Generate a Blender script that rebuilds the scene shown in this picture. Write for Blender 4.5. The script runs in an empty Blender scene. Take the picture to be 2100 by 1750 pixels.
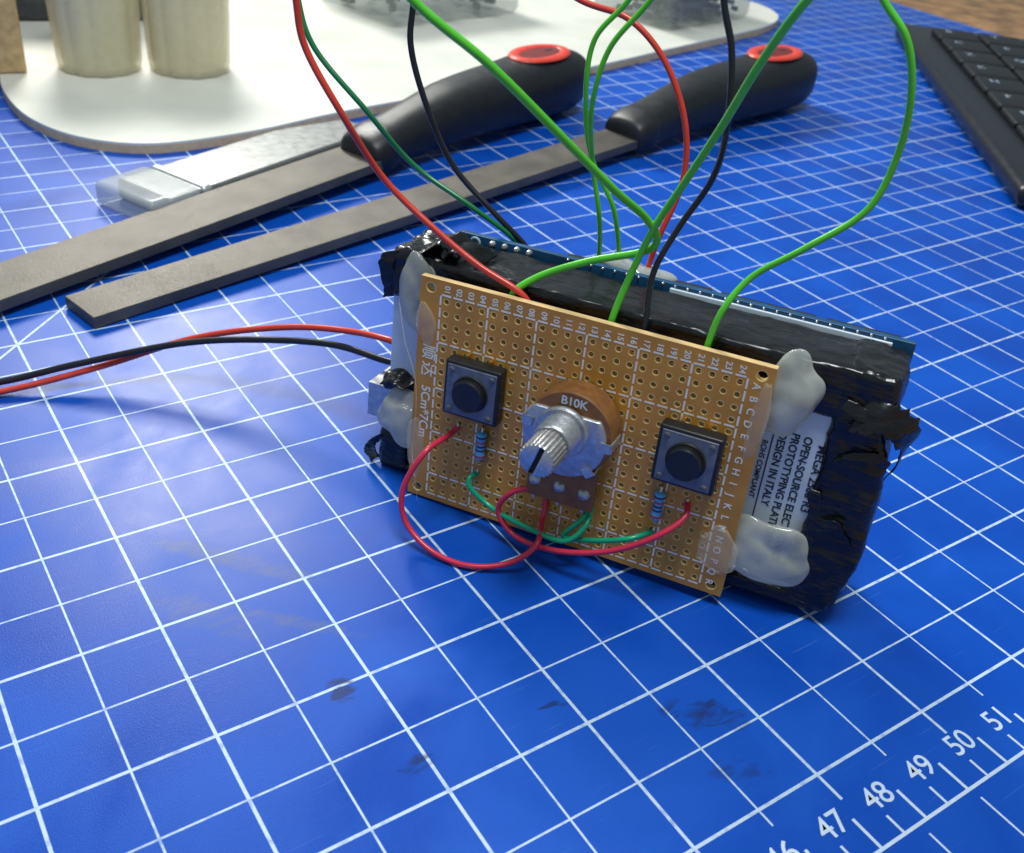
import bpy, bmesh, math, random
from mathutils import Vector, Matrix, noise
random.seed(4)
scene=bpy.context.scene
COL=bpy.context.collection
# ---------------------------------------------------------------- materials
def nd(nt,t,**kw):
    n=nt.nodes.new(t)
    for k,v in kw.items(): setattr(n,k,v)
    return n
def sset(b,name,val):
    if name in b.inputs: b.inputs[name].default_value=val
def mat(name,col,rough=.5,metal=0,var=.12,vscale=3.0,bump=0,bscale=20,trans=0,sss=0,coat=0,alpha=1,rvar=.08,spec=None,ior=None,col2=None,stretch=None,bdist=.05):
    m=bpy.data.materials.new(name); m.use_nodes=True; nt=m.node_tree; b=nt.nodes['Principled BSDF']
    tc=nd(nt,'ShaderNodeTexCoord'); nz=nd(nt,'ShaderNodeTexNoise'); nz.inputs['Scale'].default_value=vscale; nz.inputs['Detail'].default_value=3
    nt.links.new(tc.outputs['Object'],nz.inputs['Vector'])
    cr=nd(nt,'ShaderNodeValToRGB'); cr.color_ramp.elements[0].position=.3; cr.color_ramp.elements[1].position=.7
    c2=col2 if col2 else tuple(min(1,c*(1+var)+var*.01) for c in col)
    c1=tuple(c*(1-var) for c in col)
    cr.color_ramp.elements[0].color=(*c1,1); cr.color_ramp.elements[1].color=(*c2,1)
    nt.links.new(nz.outputs['Fac'],cr.inputs['Fac']); nt.links.new(cr.outputs['Color'],b.inputs['Base Color'])
    mr=nd(nt,'ShaderNodeMapRange'); mr.inputs['To Min'].default_value=max(0,rough-rvar); mr.inputs['To Max'].default_value=min(1,rough+rvar)
    nt.links.new(nz.outputs['Fac'],mr.inputs['Value']); nt.links.new(mr.outputs['Result'],b.inputs['Roughness'])
    sset(b,'Metallic',metal); sset(b,'Transmission Weight',trans); sset(b,'Coat Weight',coat); sset(b,'Alpha',alpha)
    if sss: sset(b,'Subsurface Weight',sss); sset(b,'Subsurface Radius',(.3,.27,.22)); sset(b,'Subsurface Scale',.6)
    if spec is not None: sset(b,'Specular IOR Level',spec)
    if ior: sset(b,'IOR',ior)
    if bump:
        n2=nd(nt,'ShaderNodeTexNoise'); n2.inputs['Scale'].default_value=bscale; n2.inputs['Detail'].default_value=3
        if stretch:
            mp=nd(nt,'ShaderNodeMapping'); mp.inputs['Scale'].default_value=stretch; nt.links.new(tc.outputs['Object'],mp.inputs['Vector']); nt.links.new(mp.outputs['Vector'],n2.inputs['Vector'])
        else: nt.links.new(tc.outputs['Object'],n2.inputs['Vector'])
        bp=nd(nt,'ShaderNodeBump'); bp.inputs['Strength'].default_value=bump; bp.inputs['Distance'].default_value=bdist
        nt.links.new(n2.outputs['Fac'],bp.inputs['Height']); nt.links.new(bp.outputs['Normal'],b.inputs['Normal'])
    return m
# ---------------------------------------------------------------- mesh helpers
def obj(name,verts,faces,m,parent=None,smooth=True,mats=None,mi=None):
    me=bpy.data.meshes.new(name); me.from_pydata([tuple(v) for v in verts],[],faces)
    o=bpy.data.objects.new(name,me); COL.objects.link(o)
    for x in (mats or [m]): me.materials.append(x)
    if mi: 
        for p,i in zip(me.polygons,mi): p.material_index=i
    if smooth:
        for p in me.polygons: p.use_smooth=True
        me.set_sharp_from_angle(angle=math.radians(42))
    if parent: o.parent=parent
    return o
def many(name,ms,m,parent,smooth=True):
    for q in ms: obj(name,q[0],q[1],m,parent,smooth)
def thing(name,label,cat,mtx=None,group=None):
    e=bpy.data.objects.new(name,None); e.empty_display_size=1; COL.objects.link(e)
    if mtx is not None: e.matrix_world=mtx
    e["label"]=label; e["category"]=cat
    if group: e["group"]=group
    return e
def axis(a,b,r,n):
    k=5
    r=min(r,(b-a)/2-1e-4)
    L=[a+r*i/k for i in range(k)]
    for i in range(n+1): L.append(a+r+(b-a-2*r)*i/n)
    L+= [b-r+r*(i+1)/k for i in range(k)]
    return L
def rbox(x0,x1,y0,y1,z0,z1,r,n=(1,1,1),amp=0,freq=1.0,seed=0,f=None):
    X,Y,Z=axis(x0,x1,r,n[0]),axis(y0,y1,r,n[1]),axis(z0,z1,r,n[2])
    r=min(r,(x1-x0)/2-1e-4,(y1-y0)/2-1e-4,(z1-z0)/2-1e-4)
    idx={};V=[];F=[]
    def vid(x,y,z):
        k=(round(x,5),round(y,5),round(z,5))
        if k not in idx:
            q=Vector((min(max(x,x0+r),x1-r),min(max(y,y0+r),y1-r),min(max(z,z0+r),z1-r)))
            d=Vector((x,y,z))-q; p=q+d.normalized()*r
            if amp:
                s=Vector((seed*7.1,seed*3.3,seed))
                h=noise.fractal(p*freq+s,.8,2.1,4)
                h-=abs(noise.noise(p*freq*1.7+s*2))*.9
                p=p+d.normalized()*h*amp
            if f: p=f(p)
            idx[k]=len(V);V.append(p)
        return idx[k]
    def grid(A,B,fn,flip):
        for i in range(len(A)-1):
            for j in range(len(B)-1):
                q=[fn(A[i],B[j]),fn(A[i+1],B[j]),fn(A[i+1],B[j+1]),fn(A[i],B[j+1])]
                if flip:q.reverse()
                if len(set(q))>2:F.append(q)
    grid(X,Y,lambda a,b:vid(a,b,z1),False); grid(X,Y,lambda a,b:vid(a,b,z0),True)
    grid(X,Z,lambda a,b:vid(a,y0,b),False); grid(X,Z,lambda a,b:vid(a,y1,b),True)
    grid(Y,Z,lambda a,b:vid(x1,a,b),False); grid(Y,Z,lambda a,b:vid(x0,a,b),True)
    return V,F
def merge(*ms):
    V=[];F=[]
    for v,f in ms:
        o=len(V);V+=list(v);F+=[[i+o for i in q] for q in f]
    return V,F
def xf(m,M): return [M@Vector(p) for p in m[0]],m[1]
def catmull(P,n=14):
    P=[Vector(p) for p in P]; Q=[P[0]*2-P[1]]+P+[P[-1]*2-P[-2]]; out=[]
    for i in range(1,len(Q)-2):
        a,b,c,d=Q[i-1],Q[i],Q[i+1],Q[i+2]
        t0=0;t1=t0+max((b-a).length,1e-4)**.5;t2=t1+max((c-b).length,1e-4)**.5;t3=t2+max((d-c).length,1e-4)**.5
        for k in range(n):
            t=t1+(t2-t1)*k/n
            A1=a*(t1-t)/(t1-t0)+b*(t-t0)/(t1-t0);A2=b*(t2-t)/(t2-t1)+c*(t-t1)/(t2-t1);A3=c*(t3-t)/(t3-t2)+d*(t-t2)/(t3-t2)
            B1=A1*(t2-t)/(t2-t0)+A2*(t-t0)/(t2-t0);B2=A2*(t3-t)/(t3-t1)+A3*(t-t1)/(t3-t1)
            out.append(B1*(t2-t)/(t2-t1)+B2*(t-t1)/(t2-t1))
    out.append(P[-1]); return out
def tube(pts,r,n=14,seg=12,raw=False):
    P=pts if raw else catmull(pts,n)
    V=[];F=[];up=Vector((.3,.2,1)).normalized()
    for i,p in enumerate(P):
        t=(P[min(i+1,len(P)-1)]-P[max(i-1,0)]).normalized()
        x=(up-t*up.dot(t)).normalized(); up=x; y=t.cross(x)
        rr=r(i/(len(P)-1)) if callable(r) else r
        for k in range(seg):
            a=2*math.pi*k/seg; V.append(p+x*math.cos(a)*rr+y*math.sin(a)*rr)
    for i in range(len(P)-1):
        for k in range(seg):
            F.append([i*seg+k,i*seg+(k+1)%seg,(i+1)*seg+(k+1)%seg,(i+1)*seg+k])
    F.append(list(range(seg))[::-1]);F.append([(len(P)-1)*seg+k for k in range(seg)])
    return V,F
def lathe(prof,seg=40,rad=None):
    V=[];F=[]
    for i,(r,h) in enumerate(prof):
        for k in range(seg):
            a=2*math.pi*k/seg; s=rad(a,i) if rad else 1
            V.append(Vector((r*s*math.cos(a),r*s*math.sin(a),h)))
    for i in range(len(prof)-1):
        for k in range(seg): F.append([i*seg+k,i*seg+(k+1)%seg,(i+1)*seg+(k+1)%seg,(i+1)*seg+k])
    if prof[0][0]>1e-4: F.append(list(range(seg))[::-1])
    if prof[-1][0]>1e-4: F.append([(len(prof)-1)*seg+k for k in range(seg)])
    return V,F
def boxm(x0,x1,y0,y1,z0,z1):
    V=[Vector(p) for p in [(x0,y0,z0),(x1,y0,z0),(x1,y1,z0),(x0,y1,z0),(x0,y0,z1),(x1,y0,z1),(x1,y1,z1),(x0,y1,z1)]]
    return V,[[3,2,1,0],[4,5,6,7],[0,1,5,4],[1,2,6,5],[2,3,7,6],[3,0,4,7]]
def text(body,size,M,ext=.002,align='CENTER',bold=0):
    c=bpy.data.curves.new('t','FONT'); c.body=body; c.size=size; c.align_x=align; c.align_y='CENTER'; c.extrude=ext; c.offset=bold
    o=bpy.data.objects.new('t',c); COL.objects.link(o)
    bpy.context.view_layer.update()
    me=bpy.data.meshes.new_from_object(o.evaluated_get(bpy.context.evaluated_depsgraph_get()))
    V=[M@v.co for v in me.vertices];F=[list(p.vertices) for p in me.polygons]
    bpy.data.objects.remove(o); bpy.data.curves.remove(c); bpy.data.meshes.remove(me)
    return V,F
def frame(x,y,o):
    x=Vector(x).normalized();y=Vector(y).normalized();z=x.cross(y)
    M=Matrix.Identity(4)
    for i in range(3): M[i][0]=x[i];M[i][1]=y[i];M[i][2]=z[i];M[i][3]=o[i]
    return M
# ---------------------------------------------------------------- table + mat
wood=mat('desk_wood',(.36,.19,.08),.45,var=.45,vscale=.6)
t=obj('table_surface',*boxm(-160,200,-90,260,-3.3,-.3),wood,smooth=False); t["kind"]="structure"
B=Vector((.797,.604,0)).normalized()
P0=Vector((7.96,-7.81,0))
matM=frame(B,(-B.y,B.x,0),P0)
cm=bpy.data.materials.new('cutting_mat_blue'); cm.use_nodes=True; nt=cm.node_tree; b=nt.nodes['Principled BSDF']
tc=nd(nt,'ShaderNodeTexCoord'); sep=nd(nt,'ShaderNodeSeparateXYZ'); nt.links.new(tc.outputs['Object'],sep.inputs[0])
def M_(op,a,b_=None,c_=None):
    n=nd(nt,'ShaderNodeMath',operation=op)
    for i,v in enumerate((a,b_,c_)):
        if v is None: continue
        if isinstance(v,(int,float)): n.inputs[i].default_value=v
        else: nt.links.new(v,n.inputs[i])
    return n.outputs[0]
x,y=sep.outputs[0],sep.outputs[1]
G=1.384
def lines(v,per,w,off=0):
    d=M_('ABSOLUTE',M_('SUBTRACT',M_('FRACT',M_('ADD',M_('DIVIDE',v,per),.5+off)),.5))
    return M_('LESS_THAN',d,w/per/2)
def mx(a,b): return M_('MAXIMUM',a,b)
def mul(a,b): return M_('MULTIPLY',a,b)
minor=mul(mx(lines(x,G,.038),lines(y,G,.038)),M_('GREATER_THAN',y,-.33))
major=mul(mx(lines(x,2*G,.06),lines(y,2*G,.06)),M_('GREATER_THAN',y,-.55))
dg1=M_('LESS_THAN',M_('ABSOLUTE',M_('ADD',M_('SUBTRACT',y,x),-30.45)),.045)
dg=mul(dg1,M_('GREATER_THAN',y,9))
ln=mx(mx(minor,major),dg)
wn=nd(nt,'ShaderNodeTexNoise'); wn.inputs['Scale'].default_value=5; wn.inputs['Detail'].default_value=4; nt.links.new(tc.outputs['Object'],wn.inputs['Vector'])
wear=nd(nt,'ShaderNodeMapRange'); wear.inputs['From Min'].default_value=.3; wear.inputs['From Max'].default_value=.5; wear.inputs['To Min'].default_value=.5; wear.inputs['To Max'].default_value=.94; nt.links.new(wn.outputs['Fac'],wear.inputs['Value'])
lnf=mul(ln,wear.outputs[0])
n1=nd(nt,'ShaderNodeTexNoise'); n1.inputs['Scale'].default_value=.3; n1.inputs['Detail'].default_value=5; n1.inputs['Distortion'].default_value=.6; nt.links.new(tc.outputs['Object'],n1.inputs['Vector'])
cr=nd(nt,'ShaderNodeValToRGB'); cr.color_ramp.elements[0].position=.35; cr.color_ramp.elements[0].color=(.001,.062,.42,1); cr.color_ramp.elements[1].position=.7; cr.color_ramp.elements[1].color=(.002,.092,.53,1)
nt.links.new(n1.outputs['Fac'],cr.inputs['Fac'])
sn=nd(nt,'ShaderNodeTexNoise'); sn.inputs['Scale'].default_value=3.2; sn.inputs['Detail'].default_value=5; sn.inputs['Distortion'].default_value=1.0
smp=nd(nt,'ShaderNodeMapping'); smp.inputs['Rotation'].default_value=(0,0,.65); smp.inputs['Scale'].default_value=(.45,1.3,1)
nt.links.new(tc.outputs['Object'],smp.inputs['Vector']); nt.links.new(smp.outputs['Vector'],sn.inputs['Vector'])
def spot(cx,cy,rx,ry,ang,lo,hi):
    ca,sa=math.cos(ang),math.sin(ang)
    dx=M_('SUBTRACT',x,cx);dy=M_('SUBTRACT',y,cy)
    a=M_('DIVIDE',M_('ADD',mul(dx,ca),mul(dy,sa)),rx);b2=M_('DIVIDE',M_('SUBTRACT',mul(dy,ca),mul(dx,sa)),ry)
    fall=M_('MAXIMUM',M_('SUBTRACT',1.0,M_('ADD',mul(a,a),mul(b2,b2))),0.0)
    mr=nd(nt,'ShaderNodeMapRange'); mr.inputs['From Min'].default_value=lo; mr.inputs['From Max'].default_value=hi; nt.links.new(M_('ADD',sn.outputs['Fac'],mul(fall,.25)),mr.inputs['Value'])
    return mul(M_('MINIMUM',mul(fall,2.5),1.0),mr.outputs[0])
dark=spot(-3.55,1.9,.95,.42,-.65,.58,.78)
for a in [(-3.97,.72,.8,.34,-.65,.62,.95),(-8.89,5.42,.3,.35,.3,.55,.66),(-8.5,3.45,.4,.22,.1,.56,.72),(-5.9,3.4,.5,.12,-.4,.6,.74)]: dark=mx(dark,spot(*a))
brown=mx(mx(spot(-9.27,9.4,.3,2.2,.75,.5,.8),spot(-10.3,8.3,1.4,.5,-.9,.56,.9)),spot(-8.9,7.3,.2,1.6,.8,.52,.8))
scr=nd(nt,'ShaderNodeTexNoise'); scr.inputs['Scale'].default_value=2.2; scr.inputs['Detail'].default_value=2
mp2=nd(nt,'ShaderNodeMapping'); mp2.inputs['Rotation'].default_value=(0,0,-.5); mp2.inputs['Scale'].default_value=(.25,9,1)
nt.links.new(tc.outputs['Object'],mp2.inputs['Vector']); nt.links.new(mp2.outputs['Vector'],scr.inputs['Vector'])
sm=nd(nt,'ShaderNodeMapRange'); sm.inputs['From Min'].default_value=.68; sm.inputs['From Max'].default_value=.78; nt.links.new(scr.outputs['Fac'],sm.inputs['Value'])
lm0=nd(nt,'ShaderNodeMix',data_type='RGBA'); nt.links.new(mul(sm.outputs[0],.35),lm0.inputs['Factor']); nt.links.new(cr.outputs['Color'],lm0.inputs['A']); lm0.inputs['B'].default_value=(.12,.22,.5,1)
lm=nd(nt,'ShaderNodeMix',data_type='RGBA'); nt.links.new(mul(brown,.42),lm.inputs['Factor']); nt.links.new(lm0.outputs['Result'],lm.inputs['A']); lm.inputs['B'].default_value=(.11,.13,.2,1)
l2=nd(nt,'ShaderNodeMix',data_type='RGBA'); nt.links.new(lnf,l2.inputs['Factor']); nt.links.new(lm.outputs['Result'],l2.inputs['A']); l2.inputs['B'].default_value=(.58,.72,.84,1)
l3=nd(nt,'ShaderNodeMix',data_type='RGBA'); nt.links.new(mul(dark,.7),l3.inputs['Factor']); nt.links.new(l2.outputs['Result'],l3.inputs['A']); l3.inputs['B'].default_value=(.008,.018,.07,1)
nt.links.new(l3.outputs['Result'],b.inputs['Base Color'])
rr=nd(nt,'ShaderNodeMapRange'); rr.inputs['From Min'].default_value=.35; rr.inputs['From Max'].default_value=.65; rr.inputs['To Min'].default_value=.3; rr.inputs['To Max'].default_value=.46
nt.links.new(n1.outputs['Fac'],rr.inputs['Value']); nt.links.new(rr.outputs[0],b.inputs['Roughness'])
bp=nd(nt,'ShaderNodeBump'); bp.inputs['Strength'].default_value=.16; bp.inputs['Distance'].default_value=.03
n4=nd(nt,'ShaderNodeTexNoise'); n4.inputs['Scale'].default_value=38; n4.inputs['Detail'].default_value=2; nt.links.new(tc.outputs['Object'],n4.inputs['Vector']); nt.links.new(n4.outputs['Fac'],bp.inputs['Height']); nt.links.new(bp.outputs['Normal'],b.inputs['Normal'])
sset(b,'Specular IOR Level',.26)
cmat=thing('cutting_mat','blue self-healing cutting mat with white inch grid and worn stains','cutting mat',matM)
obj('mat_sheet',*rbox(-75,53,-6,80,-.295,0,.1),cm,cmat)
white=mat('mat_print_white',(.6,.72,.86),.5,var=.08,vscale=6)
RY=-1.52; SP=1.11
rul=[boxm(-9,9,RY-.03,RY+.03,.002,.006)]
for i in range(-8,9):
    xx=.42+i*SP
    rul.append(boxm(xx-.03,xx+.03,RY+.03,RY+.62,.002,.006))
    rul.append(boxm(xx+SP/2-.025,xx+SP/2+.025,RY+.03,RY+.38,.002,.006))
for xx in (.75,-.63,2.1,3.5,-2.0):
    rul.append(boxm(xx-.02,xx+.02,RY-1.6,RY-.2,.002,.006))
obj('ruler_scale',*merge(*rul),white,cmat,smooth=False)
for i,nm in enumerate(['46','47','48','49','50','51']):
    m=text(nm,.58,Matrix.Translation(((i-4)*SP+.03,-.82,.003)),bold=.003)
    obj('ruler_number',*m,white,cmat,smooth=False)
# ---------------------------------------------------------------- controller
u=Vector((0.935,-0.3515,0.0286)).normalized()
v=Vector((-0.031,-0.079,-0.9955)); up=-(v-v.dot(u)*u).normalized()
O=Vector((-2.1,-3.2,0.06))
dep=up.cross(u)
DM=frame(u,dep,O); DMi=DM.inverted()
ctl=thing('electronic_controller','hand-built controller of tan perforated board glued to a taped circuit board','electronic device',DM)
def cell(x0,x1,z0,z1,cx,cz,r,N=16,th=.16,pad=0):
    V=[];F=[];MI=[]
    ang=[2*math.pi*i/N for i in range(N)]
    def hit(a):
        c,s=math.cos(a),math.sin(a);t=1e9
        if c>1e-9:t=min(t,(x1-cx)/c)
        if c<-1e-9:t=min(t,(x0-cx)/c)
        if s>1e-9:t=min(t,(z1-cz)/s)
        if s<-1e-9:t=min(t,(z0-cz)/s)
        return (cx+c*t,cz+s*t)
    def side(p):
        if abs(p[0]-x1)<1e-6:return 'x1'
        if abs(p[0]-x0)<1e-6:return 'x0'
        return 'z1' if abs(p[1]-z1)<1e-6 else 'z0'
    rp=r+pad
    for i in range(N):
        a,b_=ang[i],ang[(i+1)%N]
        q0=(cx+r*math.cos(a),cz+r*math.sin(a));q1=(cx+r*math.cos(b_),cz+r*math.sin(b_))
        i0=(cx+rp*math.cos(a),cz+rp*math.sin(a));i1=(cx+rp*math.cos(b_),cz+rp*math.sin(b_))
        o0,o1=hit(a),hit(b_)
        poly=[i0,o0]
        if side(o0)!=side(o1):
            px=x1 if (o0[0]+o1[0])/2>cx else x0; pz=z1 if (o0[1]+o1[1])/2>cz else z0
            if min(math.dist((px,pz),o0),math.dist((px,pz),o1))>1e-5: poly.append((px,pz))
        poly+=[o1,i1]
        for yv,fl in ((0,1),(th,0)):
            k=len(V);V+=[Vector((p[0],yv,p[1])) for p in poly];q=list(range(k,k+len(poly)))
            F.append(q if fl else q[::-1]);MI.append(0)
            if pad:
                k=len(V);V+=[Vector((p[0],yv,p[1])) for p in (q0,i0,i1,q1)];q=[k,k+1,k+2,k+3]
                F.append(q if fl else q[::-1]);MI.append(1)
        k=len(V);V+=[Vector((q0[0],0,q0[1])),Vector((q1[0],0,q1[1])),Vector((q1[0],th,q1[1])),Vector((q0[0],th,q0[1]))]
        F.append([k,k+1,k+2,k+3]);MI.append(1)
    return V,F,MI
AV=[];AF=[];AM=[]
def addc(m):
    o=len(AV);AV.extend(m[0]);AF.extend([[i+o for i in q] for q in m[1]]);AM.extend(m[2])
def plain(x0,x1,z0,z1):
    addc(([Vector(p) for p in [(x0,0,z0),(x1,0,z0),(x1,0,z1),(x0,0,z1),(x0,.16,z0),(x1,.16,z0),(x1,.16,z1),(x0,.16,z1)]],[[0,1,2,3],[7,6,5,4]],[0,0]))
P=.254; A0=.58; R0=.26; NC=24; NR=18
L,R_=A0-P/2,A0+P*(NC-.5); Bt,Tp=R0-P/2,R0+P*(NR-.5)
for i in range(NC):
    for j in range(NR):
        cx=A0+i*P;cz=R0+j*P
        addc(cell(cx-P/2,cx+P/2,cz-P/2,cz+P/2,cx,cz,.056,12,pad=.014))
plain(L,R_,0,Bt);plain(L,R_,Tp,5)
for a,b_ in ((0,L),(R_,7)):
    c=(a+b_)/2
    addc(cell(a,b_,0,.45,c,.2,.1,20,pad=.012));plain(a,b_,.45,4.6);addc(cell(a,b_,4.6,5,c,4.8,.1,20,pad=.012))
k=len(AV)
AV+= [Vector(p) for p in [(0,0,0),(7,0,0),(7,0,5),(0,0,5),(0,.16,0),(7,.16,0),(7,.16,5),(0,.16,5)]]
AF+=[[k,k+4,k+5,k+1],[k+1,k+5,k+6,k+2],[k+2,k+6,k+7,k+3],[k+3,k+7,k+4,k]];AM+=[2]*4
pb=mat('phenolic_board',(.58,.265,.034),.34,var=.24,vscale=.8,bump=.05,bscale=60)
pbi=mat('hole_cream_highlight',(.9,.64,.25),.45)  # cream hole wall and rim, brightened to paint in the rim highlight
pbe=mat('board_edge',(.66,.45,.2),.7,bump=.2,bscale=40)
board=obj('perforated_board',AV,AF,pb,ctl,smooth=False,mats=[pb,pbi,pbe],mi=AM)
silk=mat('silkscreen_white',(.94,.9,.82),.5,var=.1,vscale=9)
sl=[]
cols=[A0-P/2+P*k for k in (0,4,8,12,16,20,24)]
rows=[R0+P*(NR-.5)-P*k for k in (0,4,8,12,16,18)]
w=.018
for c in cols:
    for q,q2 in zip(rows[:-1],rows[1:]):
        m0=q-w-.001
        while m0>q2+.06:
            m1=max(m0-.2,q2+w+.001); sl.append(boxm(c-w,c+w,-.003,-.001,m1,m0)); m0=m1-.054
for q in rows:
    for a,b_ in zip(cols[:-1],cols[1:]):
        m0=a+w+.001
        while m0<b_-w-.06:
            m1=min(m0+.2,b_-w-.001); sl.append(boxm(m0,m1,-.003,-.001,q-w,q+w)); m0=m1+.054
obj('printed_outline',*merge(*sl),silk,board,smooth=False)
TR=lambda a,b_,c=-.003:frame((0,0,-1),(1,0,0),(a,c,b_))
many('printed_number',[text('%02d'%(i+1),.165,TR(A0+i*P,4.83),.001,bold=.003) for i in range(NC)],silk,board,False)
many('printed_letter',[text(ch,.2,TR(6.72,4.58-i*P),.001,bold=.003) for i,ch in enumerate('ABCDEFGHIJKLMNOPQR')],silk,board,False)
many('printed_character',[text('顺',.33,TR(.26,3.42),.001,bold=.003),text('达',.33,TR(.26,3.04),.001,bold=.003)],silk,board,False)
obj('printed_size_marking',*text('5Cm*7Cm',.28,TR(.26,2.05),.001,bold=.004),silk,board,smooth=False)
# ---- push buttons
blk=mat('black_plastic',(.014,.014,.016),.38,var=.2)
rvm=mat('rivet_dark_grey',(.12,.12,.13),.22,var=.1)
capm=mat('button_cap_black',(.012,.012,.014),.3,var=.2)
gun=mat('grey_metal_cover',(.15,.175,.22),.42,metal=.3,var=.2,vscale=5,bump=.1,bscale=50)
gold=mat('brass_pin',(.75,.5,.16),.3,metal=1)
silver=mat('silver_metal',(.56,.57,.58),.42,metal=.85,var=.16,vscale=8,bump=.12,bscale=25)
def ycyl(cx,cz,y0,y1,r,bev=.02,seg=40):
    m=lathe([(0,0),(r-bev,0),(r,bev),(r,(y0-y1)),] ,seg)
    return xf(m,Matrix(((1,0,0,cx),(0,0,1,y1),(0,-1,0,cz),(0,0,0,1))))
def button(cx,cz):
    b0=obj('push_button',*rbox(cx-.6,cx+.6,-.34,0-.004,cz-.6,cz+.6,.05),blk,ctl)
    pl=rbox(cx-.53,cx+.53,-.372,-.33,cz-.53,cz+.53,.015)
    obj('cover_plate',*pl,gun,b0)
    many('rivet',[ycyl(cx+sx*.43,cz+sz*.43,-.36,-.405,.06,.025,20) for sx in(-1,1) for sz in(-1,1)],rvm,b0)
    obj('cap_collar',*ycyl(cx,cz,-.36,-.40,.385,.02,48),blk,b0)
    obj('button_cap',*ycyl(cx,cz,-.36,-.56,.335,.03,48),capm,b0)
    pins=[boxm(cx+sx*.25-.04,cx+sx*.25+.04,-.14,.0,cz+.605,cz+.68) for sx in(-1,1)]
    pins+=[boxm(cx+sx*.25-.04,cx+sx*.25+.04,-.12,.0,cz-.68,cz-.605) for sx in(-1,1)]
    many('contact_pin',pins,gold,b0,smooth=False)
button(1.42,2.97);button(5.84,2.92)
# ---- potentiometer
phen=mat('pot_phenolic_brown',(.24,.1,.028),.45,var=.2,vscale=5)
pc=(3.62,2.91)
pot=obj('potentiometer',*ycyl(pc[0],pc[1],-.05,-.62,.87,.03,64),phen,ctl)
def plate(cx,cz,r,y0,y1):
    n=64;pts=[]
    for k in range(n):
        a=2*math.pi*k/n;px=r*math.cos(a);pz=r*math.sin(a)
        pts.append((px,min(pz,r*.6)))
    V=[Vector((cx+p[0]*s,yy,cz+p[1]*s)) for yy,s in((y0,1),(y1+.02,1),(y1,.97)) for p in pts];F=[]
    for l in range(2):
        for k in range(n):F.append([l*n+k,l*n+(k+1)%n,(l+1)*n+(k+1)%n,(l+1)*n+k])
    F.append([2*n+k for k in range(n)]);F.append(list(range(n))[::-1])
    return V,F
sc_=(pc[0]-.1,pc[1]+.06)
obj('metal_faceplate',*plate(pc[0]-.07,pc[1]-.06,.84,-.6,-.70),silver,pot)
obj('raised_boss',*ycyl(sc_[0],sc_[1],-.69,-.79,.52,.04,48),silver,pot)
for a in (.0,3.0,-.85):
    m=merge(boxm(.7,.9,-.73,-.705,-.1,.1),boxm(.88,.925,-.70,-.2,-.1,.1))
    obj('folded_tab',*xf(m,Matrix.Translation((pc[0]-.03,0,pc[1]-.03))@Matrix.Rotation(-a,4,'Y')),silver,pot,smooth=False)
prof=[(.4,0)]
for i in range(10): prof+=[(.4,.03+i*.05),(.37,.055+i*.05)]
prof+=[(.36,.55),(0,.55)]
Ym=lambda cx,cz,y:Matrix(((1,0,0,cx),(0,0,-1,y),(0,1,0,cz),(0,0,0,1)))
obj('threaded_bushing',*xf(lathe(prof,40),Ym(sc_[0],sc_[1],-.78)),silver,pot)
def shaft(x,z,y0,y1):
    N=96;V=[];F=[]
    lv=[(y0,.28,0),(y0-.06,.28,0),(y0-.08,.33,1),(y1+.03,.33,1),(y1,.305,0)]
    for yy,r,kn in lv:
        for k in range(N):
            a=2*math.pi*k/N; rr=r*(1+(.05 if (k%4)<2 else -.025)*kn)
            V.append(Vector((x+rr*math.cos(a),yy,z+rr*math.sin(a))))
    for l in range(len(lv)-1):
        for k in range(N):F.append([l*N+k,l*N+(k+1)%N,(l+1)*N+(k+1)%N,(l+1)*N+k])
    return V,F,N
V,F,N=shaft(sc_[0],sc_[1],-1.3,-2.0)
a0=math.radians(72);dx,dz=math.cos(a0),math.sin(a0);base=len(V)-N
cx,cz=sc_
hw=.042
def lift(k):p=V[base+k];return (p.x-cx)*(-dz)+(p.z-cz)*dx
half=[[k for k in range(N) if lift(k)>hw],[k for k in range(N) if lift(k)<-hw]]
for h in half:
    s=0
    for i in range(len(h)):
        if (h[i]-h[i-1])%N!=1: s=i
    h2=h[s:]+h[:s]
    F.append([base+k for k in h2])
    a_,b_=V[base+h2[0]],V[base+h2[-1]]
    k=len(V);V+=[a_+Vector((0,.14,0)),b_+Vector((0,.14,0))]
    F.append([base+h2[0],base+h2[-1],k+1,k])
k=len(V)
V+=[Vector((cx+dx*.3*s-dz*hw*1.15*q,-1.88,cz+dz*.3*s+dx*hw*1.15*q)) for s,q in((-1,-1),(1,-1),(1,1),(-1,1))];F.append([k,k+1,k+2,k+3])
dsl=mat('slot_dark_metal',(.05,.05,.05),.5,metal=.6)
obj('knurled_shaft',V,F,None,pot,mats=[silver,dsl],mi=[0]*(len(F)-1)+[1])
obj('value_marking',*text('B10K',.24,frame((1,0,0),(0,0,1),(pc[0]+.02,-.624,pc[1]+.66)),.002,bold=.004),white,pot,smooth=False)
obj('terminal_board',*rbox(2.82,4.23,-.34,-.24,1.15,2.2,.02),phen,pot)
for xx in (2.98,3.5,4.02):
    obj('solder_joint',*xf(lathe([(0,.09),(.06,.08),(.11,.04),(.13,0)],24),Ym(xx,1.52,-.34)),silver,pot)
    obj('terminal_pin',*boxm(xx-.03,xx+.03,-.31,-.0,1.08,1.14),silver,pot,smooth=False)
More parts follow.
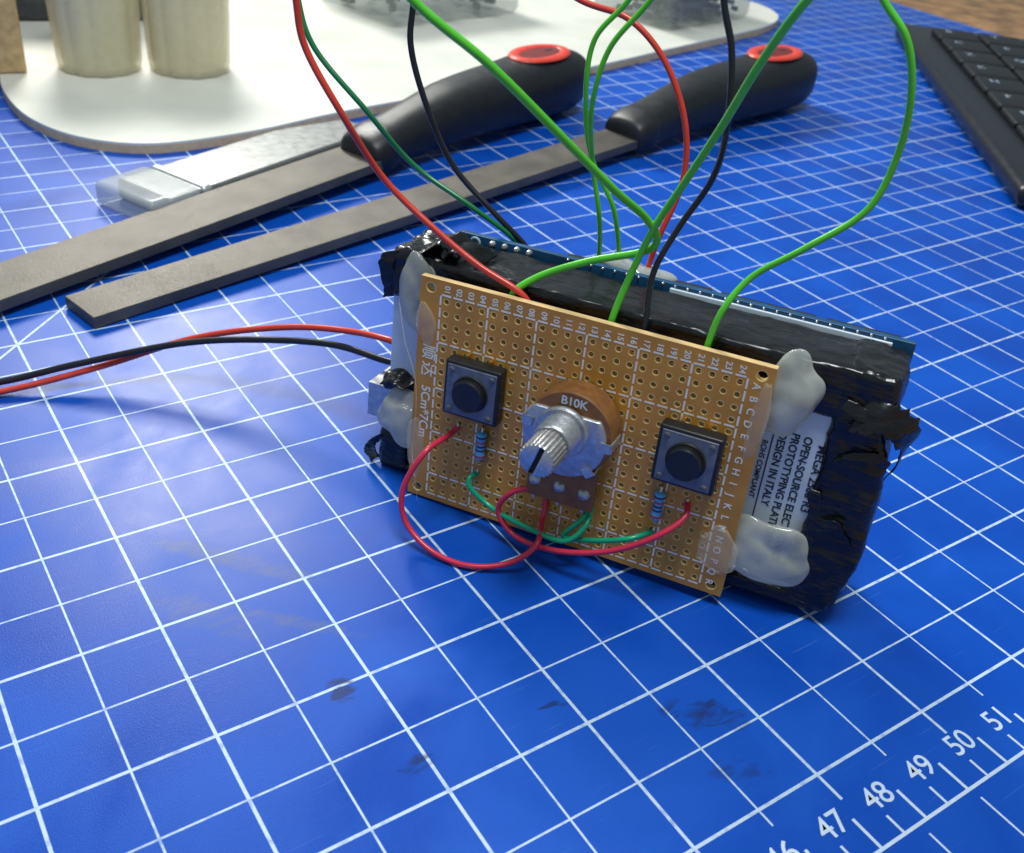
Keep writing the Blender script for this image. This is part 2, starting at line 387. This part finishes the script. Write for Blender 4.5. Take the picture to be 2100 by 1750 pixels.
# ---- resistors
rb=mat('resistor_blue',(.1,.42,.75),.35,var=.08);dk=mat('resistor_band_dark',(.05,.03,.05),.4);rd=mat('resistor_band_red',(.5,.06,.04),.4);wirem=mat('tinned_lead',(.7,.66,.6),.3,metal=1)
def resistor(cx,cz):
    pr=[(0,-.32),(.06,-.315),(.1,-.29),(.118,-.25),(.112,-.19),(.092,-.14),(.09,.14),(.112,.19),(.118,.25),(.1,.29),(.06,.315),(0,.32)]
    r=obj('resistor',*xf(lathe(pr,24),Matrix.Translation((cx,-.13,cz))),rb,ctl)
    for z,mm,rr in((.22,dk,.119),(.09,rd,.094),(.0,dk,.094),(-.09,dk,.094),(-.22,rd,.119)):
        obj('colour_band',*xf(lathe([(rr-.01,-.022),(rr,-.02),(rr,.02),(rr-.01,.022)],24),Matrix.Translation((cx,-.13,cz+z))),mm,r)
    obj('wire_lead',*tube([(cx,0.05,cz+.42),(cx,-.09,cz+.42),(cx,-.13,cz+.36),(cx,-.13,cz),(cx,-.13,cz-.36),(cx,-.09,cz-.42),(cx,.05,cz-.42)],.028,6,8),wirem,r)
resistor(1.66,1.76);resistor(5.46,1.68)
# ---- device body
shell=mat('pale_plastic_plate',(.66,.76,.86),.4,var=.05)
tape=mat('black_tape',(.008,.008,.0095),.24,var=.3,bump=.8,bscale=1.5,rvar=.08,stretch=(.55,1,2.0),bdist=.14)
body=obj('base_plate',*rbox(-.95,8.9,.62,1.9,.05,5.05,.1),shell,ctl)
def W(a,b_,c): return (a,c,b_)
obj('black_tape_wrap',*rbox(-.7,9.0,.5,2.1,4.1,5.13,.13,(70,8,6),.028,1.5,1),tape,ctl)
def rt(p): 
    q=p.copy(); q.x+= .1*math.sin(p.z*.9); q.x-=.2*(1-p.z/5) if p.x<8.6 else 0
    q.x-= .25*max(0,(1.2-p.z))**1.5*.6 if p.x>8.6 else 0
    if 3.6<p.z<4.6 and p.x>8.4: q.x-=.1*math.cos((p.z-4.1)*3.14)  # pinched fold
    return q
obj('black_tape_wrap',*rbox(8.14,9.2,.48,2.2,.0,5.17,.2,(16,14,60),.05,1.6,5,rt),tape,ctl)
obj('black_tape_wrap',*rbox(-1.1,-.3,.5,1.15,-.02,1.05,.2,(8,8,10),.03,1.6,9),tape,ctl)
obj('black_tape_wrap',*rbox(-1.08,-.2,.52,2.05,1.95,2.38,.16,(8,8,6),.04,1.6,11),tape,ctl)
obj('black_tape_wrap',*rbox(-1.02,.1,.5,2.12,4.15,5.22,.2,(14,16,12),.06,2.0,13),tape,ctl)
obj('black_tape_wrap',*rbox(-.4,8.8,.5,2.1,-.05,.3,.1,(30,4,2),.02,1.2,17),tape,ctl)
def flap(pts,wd,seed,amp=.07):
    P=catmull(pts,10);V=[];F=[];m=12
    for i,p in enumerate(P):
        for j in range(m):
            s=j/(m-1)-.5
            q=p+Vector(wd)*s*(1+.3*noise.noise(Vector((i*.5,seed,0))))
            q+=Vector((noise.noise(q*2+Vector((seed,0,0))),noise.noise(q*2+Vector((0,seed,5))),noise.noise(q*2.2+Vector((0,3,seed)))))*amp
            q+=Vector((noise.noise(q*6+Vector((seed,0,0))),noise.noise(q*6+Vector((0,seed,5))),noise.noise(q*6+Vector((0,3,seed)))))*amp*.25
            V.append(q)
    for i in range(len(P)-1):
        for j in range(m-1):F.append([i*m+j,i*m+j+1,(i+1)*m+j+1,(i+1)*m+j])
    return V,F
for i,(pts,wd) in enumerate([
  ([(-.3,.9,5.12),(-.1,.8,5.38),(.12,.9,5.5),(.4,1.2,5.2)],(.12,.8,.08)),
  ([(.15,.9,5.1),(.35,.8,5.42),(.6,.9,5.4),(.85,1.2,5.12)],(.1,.6,.1)),
  ([(8.5,.42,4.35),(8.9,.36,4.45),(9.25,.5,4.3),(9.45,.8,3.9),(9.35,1.0,3.3)],(.2,.25,.5)),
  ([(8.2,.42,4.5),(8.5,.38,4.42),(9.0,.38,4.3),(9.3,.55,4.1)],(.05,.08,.22)),
  ([(8.3,.44,3.4),(8.6,.4,3.6),(9.0,.42,3.65),(9.25,.6,3.5)],(.06,.04,.16)),
  ([(-.95,.5,2.3),(-.6,.44,2.42),(-.3,.48,2.3)],(.1,.4,.2)),
  ([(-.98,.5,5.1),(-1.05,.5,4.8),(-1.0,.6,4.4),(-1.05,.7,4.05)],(.3,.1,.1)),
  ([(8.1,.42,1.5),(8.4,.4,1.95),(8.8,.4,2.05),(9.05,.44,1.7)],(.15,.02,-.2)),
  ([(8.0,.44,.9),(8.2,.42,1.3),(8.25,.42,2.0),(8.15,.43,2.7)],(.2,.01,.0)),
  ([(-.75,.5,1.0),(-1.1,.48,.8),(-1.25,.5,.4),(-1.15,.6,.12)],(.26,.03,.16))]):
    o=obj('tape_flap',*flap(pts,wd,i*3.7),tape,ctl); s=o.modifiers.new('s','SOLIDIFY'); s.thickness=.02
ink=mat('printed_ink',(.02,.03,.06),.6)
TP=lambda a,b_:frame((0,0,-1),(1,0,0),(a,.612,b_))
tt=[text('MEGA 2560 R3',.23,TP(8.06,3.5),.002,'LEFT',.004),text('OPEN-SOURCE ELECTRONICS',.21,TP(7.78,3.6),.002,'LEFT',.005),text('PROTOTYPING PLATFORM',.21,TP(7.55,3.6),.002,'LEFT',.005),text('DESIGN IN ITALY',.21,TP(7.32,3.55),.002,'LEFT',.005),text('ROHS COMPLIANT',.15,TP(7.04,3.3),.002,'LEFT',.002),boxm(7.15,7.175,.608,.616,1.4,3.6)]
many('printed_product_text',tt,ink,body,smooth=False)
pcbm=mat('blue_circuit_board',(.006,.07,.17),.35,var=.2)
pcb=obj('blue_circuit_board',*rbox(-.3,9.1,2.2,2.36,.2,5.24,.02),pcbm,ctl)
obj('white_plastic_rim',*rbox(4.4,8.7,2.11,2.18,4.9,5.17,.02),shell,ctl)
hd=[boxm(2.0,5.1,2.4,2.8,4.85,5.12),boxm(5.3,7.2,2.4,2.8,4.85,5.1),boxm(7.4,8.8,2.4,2.8,4.85,5.1)]
many('pin_header',hd,blk,pcb,smooth=False)
dots=[xf(lathe([(0,.1),(.05,.08),(.075,0)],14),Ym(.5+.28*i,5.14,2.2)) for i in range(4)]
many('solder_joint',dots,silver,pcb)
dots=[xf(lathe([(0,.04),(.02,.035),(.03,0)],10),Ym(2.2+.254*i,5.2,2.2)) for i in range(26)]
many('solder_joint',dots,silver,pcb)
rim=mat('pale_blue_print_ring',(.35,.5,.6),.5)
pr=[(.1+.03*math.cos(t_),.03*math.sin(t_)) for t_ in [i*math.pi/4 for i in range(9)]]
obj('mounting_hole_ring',*xf(lathe(pr,24),Ym(.1,5.08,2.2)),rim,pcb)
usb=[boxm(-1.55,-.9,.85,.89,1.05,1.85),boxm(-1.55,-.9,1.86,1.9,1.05,1.85),boxm(-1.55,-.9,.89,1.86,1.05,1.09),boxm(-1.55,-.9,.89,1.86,1.81,1.85),boxm(-1.35,-1.3,.89,1.86,1.09,1.81)]
obj('metal_connector',*merge(*usb),silver,ctl,smooth=False)
# ---- hot glue
glue=mat('hot_glue',(.56,.58,.52),.08,var=.1,vscale=2,alpha=.66,coat=.7,rvar=.03,bump=.35,bscale=1.8)
film=mat('hot_glue_film',(.85,.72,.5),.1,var=.03,alpha=.32,rvar=.03,coat=.6,bump=.3,bscale=3)
def blob(name,c,s,seed,ang=0,amp=.42,m=None):
    bm=bmesh.new();bmesh.ops.create_icosphere(bm,subdivisions=5,radius=1)
    V=[];ca,sa=math.cos(ang),math.sin(ang)
    for vv in bm.verts:
        p=vv.co.copy();h=noise.noise(p*.9+Vector((seed,seed*2,0)))*amp+noise.noise(p*2+Vector((seed,3,seed)))*amp*.25
        p*=(1+h);q=Vector((p.x*s[0],p.y*s[1],p.z*s[2]))
        V.append(Vector((q.x*ca-q.z*sa+c[0],q.y+c[1],q.x*sa+q.z*ca+c[2])))
    F=[[x.index for x in f.verts] for f in bm.faces];bm.free()
    return obj(name,V,F,m or glue,ctl)
blob('hot_glue_blob',(-.25,.44,4.45),(.36,.26,.8),1,ang=.12)
blob('hot_glue_film',(.16,-.0,4.0),(.22,.05,.42),2,m=film)
blob('hot_glue_blob',(-.42,.42,1.5),(.56,.24,.62),3)
blob('hot_glue_film',(.1,-.0,1.2),(.2,.05,.7),8,m=film)
blob('hot_glue_blob',(7.25,.4,4.4),(.5,.28,.82),4,ang=-.2)
blob('hot_glue_film',(6.9,-.0,3.9),(.16,.05,.75),5,ang=-.05,m=film)
blob('hot_glue_blob',(7.45,.38,1.1),(.88,.26,.7),6,ang=.2)
blob('hot_glue_film',(6.72,-.0,1.0),(.36,.08,.55),7,ang=.2,m=film)
blob('hot_glue_blob',(3.5,2.7,5.0),(.75,.4,.3),10)
obj('glue_strand',*tube([W(-.45,4.3,0),W(-.2,3.6,-.15),W(.1,2.9,-.2),W(.2,2.2,-.25),W(.15,1.2,-.2),W(.3,.6,-.3),W(.35,.0,-.2)],.009,8,6),film,ctl)
# ---- wires
def ins(n,c,r=.32): return mat(n,c,r,var=.06,coat=.15)
red=ins('red_insulation',(.68,.05,.025));dgr=ins('dark_green_insulation',(.01,.2,.06));grn=ins('green_insulation',(.1,.6,.03));bkw=ins('black_insulation',(.012,.012,.016));pink=ins('pink_red_insulation',(.72,.03,.075));teal=ins('teal_insulation',(.0,.38,.18))
def G3(x_,y_,z_): return tuple(DMi@Vector((x_,y_,z_)))+('w',)
def cv(p): return Vector(p[:3]) if len(p)==4 else Vector(W(*p))
def wire(name,pts,m,r=.063,label=None,tip=False):
    o=obj(name,*tube([cv(p) for p in pts],r),m,ctl)
    if label:o["label"]=label
    if tip:
        for e,n in ((pts[0],pts[1]),(pts[-1],pts[-2])):
            e=cv(e);obj('bare_wire_end',*tube([e+Vector((0,-.02,.0)),e+Vector((0,-.03,.05)),e+Vector((0,.02,.09)),e+Vector((0,.15,.1))],.028,4,8),wirem,o)
    return o
wire('hookup_wire',[(-2.4,12.0,-1.2),(-2.22,9.76,-1),(-2.09,9.06,-.95),(-1.37,7.94,-.8),(-.89,6.68,0),(.21,5.88,.15),(1.13,5.39,.2),(2.05,5.02,.25),(2.3,4.7,.3)],red,label='long red hookup wire')
wire('hookup_wire',[(-3.7,12.0,.8),(-3.52,9.43,1),(-3.20,8.68,1),(-2.06,7.58,1.2),(-1.34,6.46,2),(-.04,5.81,2.2),(.80,5.10,2.75),(.95,4.8,2.8)],dgr,.055,label='thin dark green hookup wire')
wire('hookup_wire',[(-1.6,11.8,1.9),(-1.57,9.65,2),(-1.58,8.84,2),(-1.19,7.68,2.1),(-.69,6.49,2.5),(.30,5.66,2.6),(1.04,5.0,2.8),(1.2,4.7,2.8)],bkw,label='black hookup wire')
wire('hookup_wire',[(-.6,12.0,-3.6),(1.09,10.37,-3),(2.12,9.61,-2.5),(3.04,8.54,-1.5),(3.74,7.60,-.5),(4.15,6.95,.4),(4.33,6.62,.6),(4.3,6.42,.66),(4.08,6.25,.7),(3.10,5.85,.6),(2.18,5.33,.5),(1.85,5.02,.3),(1.8,4.75,.28)],grn,.07,label='bright green hookup wire bent back sharply')
wire('hookup_wire',[(3.6,11.6,1.2),(2.89,10.32,1.5),(2.37,9.59,1.5),(2.31,8.57,1.6),(2.42,7.28,2.2),(2.91,6.42,2.4),(3.12,5.12,2.8),(3.15,4.8,2.8)],grn,.05,label='thin green hookup wire')
wire('hookup_wire',[(4.2,11.8,.8),(3.42,10.43,1),(2.83,9.56,1),(2.62,8.61,1.1),(2.48,7.34,2),(2.72,6.23,2.2),(2.66,5.17,2.8),(2.66,4.8,2.8)],grn,.05,label='thin green hookup wire')
wire('hookup_wire',[(-.4,10.8,3),(1.47,10.01,3),(2.48,9.82,3),(3.26,9.24,3),(3.89,8.17,3),(4.06,7.07,3),(3.83,5.87,2.8),(3.70,5.11,2.8),(3.6,4.8,2.8)],red,.06,label='long red hookup wire')
wire('hookup_wire',[(4.7,11.8,0),(4.86,10.70,0),(5.12,10.03,0),(5.27,8.93,.1),(5.02,7.71,1),(4.59,6.72,1),(4.36,5.91,.7),(4.46,5.05,.35),(4.45,4.7,.3)],bkw,.058,label='black hookup wire')
wire('hookup_wire',[(7.2,12.2,-2),(6.32,11.01,-1.5),(5.79,10.04,-1),(5.27,8.90,-.3),(4.69,7.70,.3),(4.27,6.78,.5),(3.98,5.78,.5),(3.84,4.98,.3),(3.82,4.6,.28)],grn,.066,label='bright green hookup wire')
wire('hookup_wire',[(6.3,12.0,.4),(7.13,10.99,.5),(7.60,10.51,.5),(7.87,9.77,.6),(7.92,8.75,.8),(7.70,7.82,.8),(6.88,6.98,.7),(6.10,6.25,.7),(5.79,5.66,.4),(5.68,5.02,.3),(5.67,4.7,.28)],grn,.06,label='bright green hookup wire')
wire('power_wire',[(-.6,2.55,1.5),(-1.49,2.64,1.5),G3(-4.13,-.3,2.2),G3(-5.47,.07,1.9),G3(-7.76,.28,1.2),G3(-9.92,-.41,.5),G3(-11.86,-1.37,.15),G3(-15,-3.0,.09)],red,.075,label='thick red power wire')
wire('power_wire',[(-.6,2.1,1.6),(-1.58,2.06,1.6),G3(-4.2,-.5,1.9),G3(-5.9,-.1,1.6),G3(-7.9,0,1.2),G3(-10.42,-.58,.6),G3(-11.96,-1.12,.25),G3(-15,-2.5,.09)],bkw,.08,label='thick black power wire')
wire('jumper_wire',[(1.07,1.95,0),(1.0,1.85,-.15),G3(-1.67,-4.25,1.9),G3(-2.04,-4.55,1.1),G3(-1.94,-4.73,.5),G3(-1.37,-5.13,.15),G3(-.55,-5.42,.1),G3(.31,-5.33,.25),G3(.75,-5.13,.6),(3.21,.6,-.22),(3.2,.75,-.12),(3.16,.97,0)],pink,.06,tip=True)
wire('jumper_wire',[(3.07,1.29,-.05),(2.9,1.25,-.25),(2.55,1.09,-.4),(2.30,.58,-.4),(2.66,.17,-.45),(3.64,.27,-.7),(4.82,.70,-.7),(5.69,1.38,-.65),(6.04,1.73,-.3),(5.98,1.87,0)],pink,.06,tip=True)
wire('jumper_wire',[(1.6,1.02,0),(1.52,.98,-.22),(1.56,.86,-.3),(2.02,.54,-.3),(3.03,.49,-.55),(3.88,.52,-.6),(4.17,.86,-.4),(4.14,1.1,0)],teal,.055,tip=True)
wire('jumper_wire',[(4.13,1.12,0),(4.06,.94,-.3),(3.76,.47,-.4),(4.22,.55,-.4),(5.08,.91,-.4),(5.45,1.0,0)],teal,.055,tip=True)
# ---------------------------------------------------------------- files
steel=mat('file_steel',(.135,.122,.105),.48,metal=.6,var=.22,vscale=.8,bump=.35,bscale=12,stretch=(1,6,6))
rubber=mat('black_rubber',(.01,.011,.013),.42,var=.2,bump=.15,bscale=30)
redp=mat('red_plastic',(.75,.06,.035),.4);redd=mat('eye_recess_shade_red',(.17,.012,.01),.5)
def hand_file(loc,ang,bl,bw,label):
    e=thing('metal_file',label,'file',Matrix.Translation(loc)@Matrix.Rotation(ang,4,'Z'),'flat hand files lying on the mat')
    def sl(p):
        t=(p.x+bl)/bl; return Vector((p.x,p.y*(.9+.1*min(1,t*1.5)),p.z+.42*t))
    obj('file_blade',*rbox(-bl,.6,-bw/2,bw/2,.02,.36,.025,(30,4,1),0,1,0,sl),steel,e)
    prof=[(0,.75,.5),(.15,.95,.66),(.9,1.08,.8),(1.3,1.0,.8),(2.2,.98,.86),(4,1.1,1.0),(6.5,1.32,1.15),(9,1.42,1.22),(11,1.52,1.3),(12.6,1.45,1.27),(13.5,1.15,1.05),(14.0,.65,.6),(14.12,.05,.05)]
    V=[];F=[];seg=40;pp=catmull([Vector(p) for p in prof],5)
    for q in pp:
        zc=.72+.62*min(1,max(0,q.x)/5)**.8
        for k in range(seg):
            a=2*math.pi*k/seg;c,s=math.cos(a),math.sin(a)
            ex=.75
            V.append(Vector((q.x,max(q.y,.01)*math.copysign(abs(c)**ex,c),max(.02,zc+max(q.z,.01)*math.copysign(abs(s)**ex,s)))))
    n=len(pp)
    for i in range(n-1):
        for k in range(seg):F.append([i*seg+k,(i+1)*seg+k,(i+1)*seg+(k+1)%seg,i*seg+(k+1)%seg])
    F.append(list(range(seg)));F.append([(n-1)*seg+k for k in range(seg)][::-1])
    h=obj('handle',V,F,rubber,e)
    rv=[];rf=[];sg=48
    for k in range(sg):
        a=2*math.pi*k/sg
        for j in range(10):
            b_=2*math.pi*j/10
            rx,ry=1.5+.26*math.cos(b_),.8+.26*math.cos(b_)
            rv.append(Vector((11.1+rx*math.cos(a),ry*math.sin(a),2.6+.1*math.sin(b_))))
    for k in range(sg):
        for j in range(10):rf.append([k*10+j,((k+1)%sg)*10+j,((k+1)%sg)*10+(j+1)%10,k*10+(j+1)%10])
    obj('hanging_eye_ring',rv,rf,redp,h)
    dv=[Vector((11.1+1.35*math.cos(2*math.pi*k/sg),.63*math.sin(2*math.pi*k/sg),2.645)) for k in range(sg)]
    obj('hanging_eye_shade_disc',dv,[list(range(sg))],redd,h)  # flat disc in darker red, painting the shade of a recessed eye
    return e
hand_file((3.0,20.3,0),math.radians(50.5),23,1.65,'long flat steel file with black rubber handle and red eye')
hand_file((-6.6,14.7,0),math.radians(57.5),23,1.95,'flat steel file with black rubber handle beside metal scraper')
sc=thing('metal_scraper','grey metal scraper blade with translucent plastic end cap','scraper',Matrix.Translation((-12.9,9.6,0))@Matrix.Rotation(math.radians(60),4,'Z'))
smt=mat('brushed_grey_metal',(.27,.275,.27),.36,metal=.75,var=.06,bump=.12,bscale=6,stretch=(.3,10,10))
clearp=mat('clear_plastic_cap',(.62,.66,.68),.16,alpha=.5,var=.03)
def scs(p):
    q=p.copy()
    if q.x>7.5: q.y-= (q.x-7.5)*.3*(q.y+1.6)/2.6
    return q
obj('scraper_blade',*rbox(.3,10.4,-1.55,1.0,.02,.72,.16,(20,8,1),f=scs),smt,sc)
obj('end_cap',*rbox(-.5,1.6,-1.62,1.1,.01,.84,.22,(4,4,1)),clearp,sc)
obj('cap_band',*rbox(1.62,2.1,-1.6,1.05,.015,.79,.18,(2,4,1)),mat('pale_metal_band',(.5,.51,.52),.35,metal=.5,var=.05),sc)
# ---------------------------------------------------------------- white board
wpts=[(-25,27),(-22.5,21),(-20.9,18.1),(-18.7,15.6),(-16.4,14.4),(-14.1,14.5),(-11.2,16.8),(-8.3,20.4),(-3.5,25.6),(1.5,31),(6.5,37.3),(10.6,42.4),(12.6,45.2),(13.6,48.2),(12.8,51),(10,53),(0,55),(-15,52),(-24,42)]
W3=[(p.x,p.y) for p in catmull([Vector((*p,0)) for p in wpts+[wpts[0]]],8)[:-1]]
n=len(W3);whm=mat('white_laminate',(.74,.74,.66),.35,var=.08,vscale=.3);mdf=mat('fibreboard_edge',(.68,.5,.3),.8,bump=.2)
V=[Vector((*p,0.01)) for p in W3]+[Vector((*p,.32)) for p in W3]+[Vector((*p,.4)) for p in W3]
F=[[i,(i+1)%n,n+(i+1)%n,n+i] for i in range(n)]+[[n+i,n+(i+1)%n,2*n+(i+1)%n,2*n+i] for i in range(n)]+[list(range(2*n,3*n)),list(range(n))[::-1]]
wb=obj('white_panel',V,F,None,smooth=False,mats=[mdf,whm],mi=[0]*n+[1]*n+[1,0]);wb["label"]="white laminated fibreboard panel with rounded corners on the mat";wb["category"]="board"
# ---------------------------------------------------------------- jars
gl=mat('frosted_jar_plastic',(.85,.78,.55),.2,var=.03,alpha=.5);wax=mat('cream_contents',(.82,.7,.42),.5,var=.08)
wax2=mat('greenish_cream_contents',(.6,.55,.34),.5,var=.1)
def jar(x,y,label,cm_):
    e=thing('ribbed_jar',label,'jar',Matrix.Translation((x,y,.4)),'ribbed jars on the white panel')
    rad=lambda a,i:1+.045*(abs(math.cos(6*a))-.6)
    pr=[(0,0.01),(1.45,0.01),(1.62,.1),(1.68,.5),(1.78,3.2),(1.9,5.6),(1.92,6.2),(1.82,6.2),(1.8,5.6),(1.68,3.2),(1.58,.5),(1.45,.2),(0,.2)]
    obj('jar_body',*lathe(pr,120,rad),gl,e)
    obj('jar_contents',*lathe([(0,.22),(1.38,.22),(1.48,.5),(1.54,3.2),(1.6,4.9),(0,5.0)],64,rad),cm_,e)
jar(-18.9,22.5,'ribbed translucent jar with greenish cream contents',wax2);jar(-15.5,23.7,'ribbed translucent jar with cream contents',wax)
# ---------------------------------------------------------------- clear boxes
cb=mat('clear_box_plastic',(.42,.46,.46),.15,alpha=.36,var=.05);bits=mat('dark_small_parts',(.06,.06,.065),.5,var=.8,vscale=3)
def cbox(x,y,ang,l,w_,h,label,nb):
    e=thing('plastic_storage_box',label,'storage box',Matrix.Translation((x,y,.4))@Matrix.Rotation(ang,4,'Z'),'clear plastic boxes on the white panel')
    obj('box_tray',*rbox(0,l,0,w_,0.01,h,.5,(2,2,1)),cb,e)
    ms=[]
    for i in range(nb):
        px,py=random.uniform(.7,l-.9),random.uniform(.6,w_-1.0);s=random.uniform(.2,.5);zz=random.uniform(.2,1.5)
        ms.append(xf(boxm(-s,s,-s*.4,s*.4,-.12,.12),Matrix.Translation((px,py,zz))@Matrix.Rotation(random.uniform(0,3),4,'Z')@Matrix.Rotation(random.uniform(-.4,.4),4,'X')))
    o=obj('small_parts',*merge(*ms),bits,e,smooth=False); o["kind"]="stuff"
    obj('box_lid',*rbox(-.15,l+.15,-.15,w_+.15,h+.01,h+.35,.15,(1,1,1)),cb,e)
cbox(-8.3,34.0,math.radians(47),9,7,3,'grey translucent plastic box with a lid',40);cbox(6.2,40.2,math.radians(48),8,6,2.6,'clear plastic box holding small dark parts',130)
# ---------------------------------------------------------------- keyboard
kd=math.radians(86)
kb=thing('computer_keyboard','black keyboard with low rounded case resting on the mat','keyboard',Matrix.Translation((18.7,19.0,0))@Matrix.Rotation(kd,4,'Z'))
kcase=mat('keyboard_case',(.01,.011,.015),.33,var=.2);kkey=mat('keyboard_keys',(.009,.01,.013),.5,var=.2);kleg=mat('key_legend',(.4,.48,.6),.5)
obj('keyboard_case',*rbox(0,28.5,-44,0,.02,1.0,.45,(4,4,1)),kcase,kb)
ki=0
for cx_ in range(9):
    for ry in range(4):
        x0=2.6+cx_*2.7;y0=-1.7-ry*2.7
        if x0>25.5: continue
        o=obj('keycap',*rbox(x0,x0+2.4,y0-2.4,y0,.98,1.32,.14),kkey,kb)
        ki+=1
        obj('key_legend',*text('QWERTYUIOPASDFGHJKLZXCVBNM'[(ki*7)%26],.7,frame((0,-1,0),(1,0,0),(x0+1.6,y0-.8,1.323)),.001),kleg,o,smooth=False)
# ---------------------------------------------------------------- wooden block and dark case
wd=mat('pale_wood',(.5,.34,.16),.6,var=.2)
o=obj('wooden_block',*xf(rbox(-.9,.9,-1.4,1.4,0,3.6,.12),Matrix.Translation((-22.6,21.4,.41))@Matrix.Rotation(.5,4,'Z')),wd);o["label"]="pale wooden block standing on the white panel";o["category"]="wooden block"
dc=thing('dark_storage_case','dark grey case with green latch standing behind the jars','storage case',Matrix.Translation((-22.5,30.5,.4))@Matrix.Rotation(.45,4,'Z'))
obj('case_body',*rbox(-5,2.4,-1.5,4,.01,4.5,.3,(2,2,2)),mat('dark_grey_plastic',(.035,.04,.045),.45,var=.3),dc)
obj('green_latch',*rbox(-.2,1.6,-1.75,-1.52,.6,1.5,.08),mat('green_plastic',(.08,.4,.06),.4),dc)
# ---------------------------------------------------------------- light
wld=bpy.data.worlds.new("World");scene.world=wld;wld.use_nodes=True
bg=wld.node_tree.nodes['Background'];bg.inputs[0].default_value=(.7,.88,1,1);bg.inputs[1].default_value=.27
def area(name,loc,target,size,power,col):
    l=bpy.data.lights.new(name,'AREA');l.shape='DISK';l.size=size;l.energy=power;l.color=col
    o=bpy.data.objects.new(name,l);COL.objects.link(o);o.location=loc
    o.rotation_euler=(Vector(target)-Vector(loc)).to_track_quat('-Z','Y').to_euler()
area('ceiling_lamp',(-36,74,60),(-5,14,0),26,80000,(1,1,.94))
area('added_fill_light',(4,-10,70),(2,0,0),22,36000,(.93,.98,1))  # soft overhead fill added to the lighting, not an actual lamp
# ---------------------------------------------------------------- camera
d=Vector((-0.0945,0.822,0.56)).normalized();z=Vector((0,0,1));fw=(z-z.dot(d)*d).normalized();r=d.cross(fw)
X=Vector((r.x,fw.x,-d.x));D=Vector((r.y,fw.y,-d.y));Fw=Vector((r.z,fw.z,-d.z))
cam=bpy.data.cameras.new('camera');co=bpy.data.objects.new('camera',cam);COL.objects.link(co)
Mx=Matrix.Identity(4)
for i in range(3):Mx[i][0]=X[i];Mx[i][1]=-D[i];Mx[i][2]=-Fw[i]
Mx[0][3],Mx[1][3],Mx[2][3]=0,-21,14.1
co.matrix_world=Mx
cam.sensor_width=36;cam.lens=36*2131/2100;cam.clip_start=.1;cam.clip_end=2000
cam.dof.use_dof=True;cam.dof.focus_distance=20.5;cam.dof.aperture_fstop=.38
scene.camera=co
scene.view_settings.view_transform='Standard';scene.view_settings.look='None';scene.view_settings.exposure=0
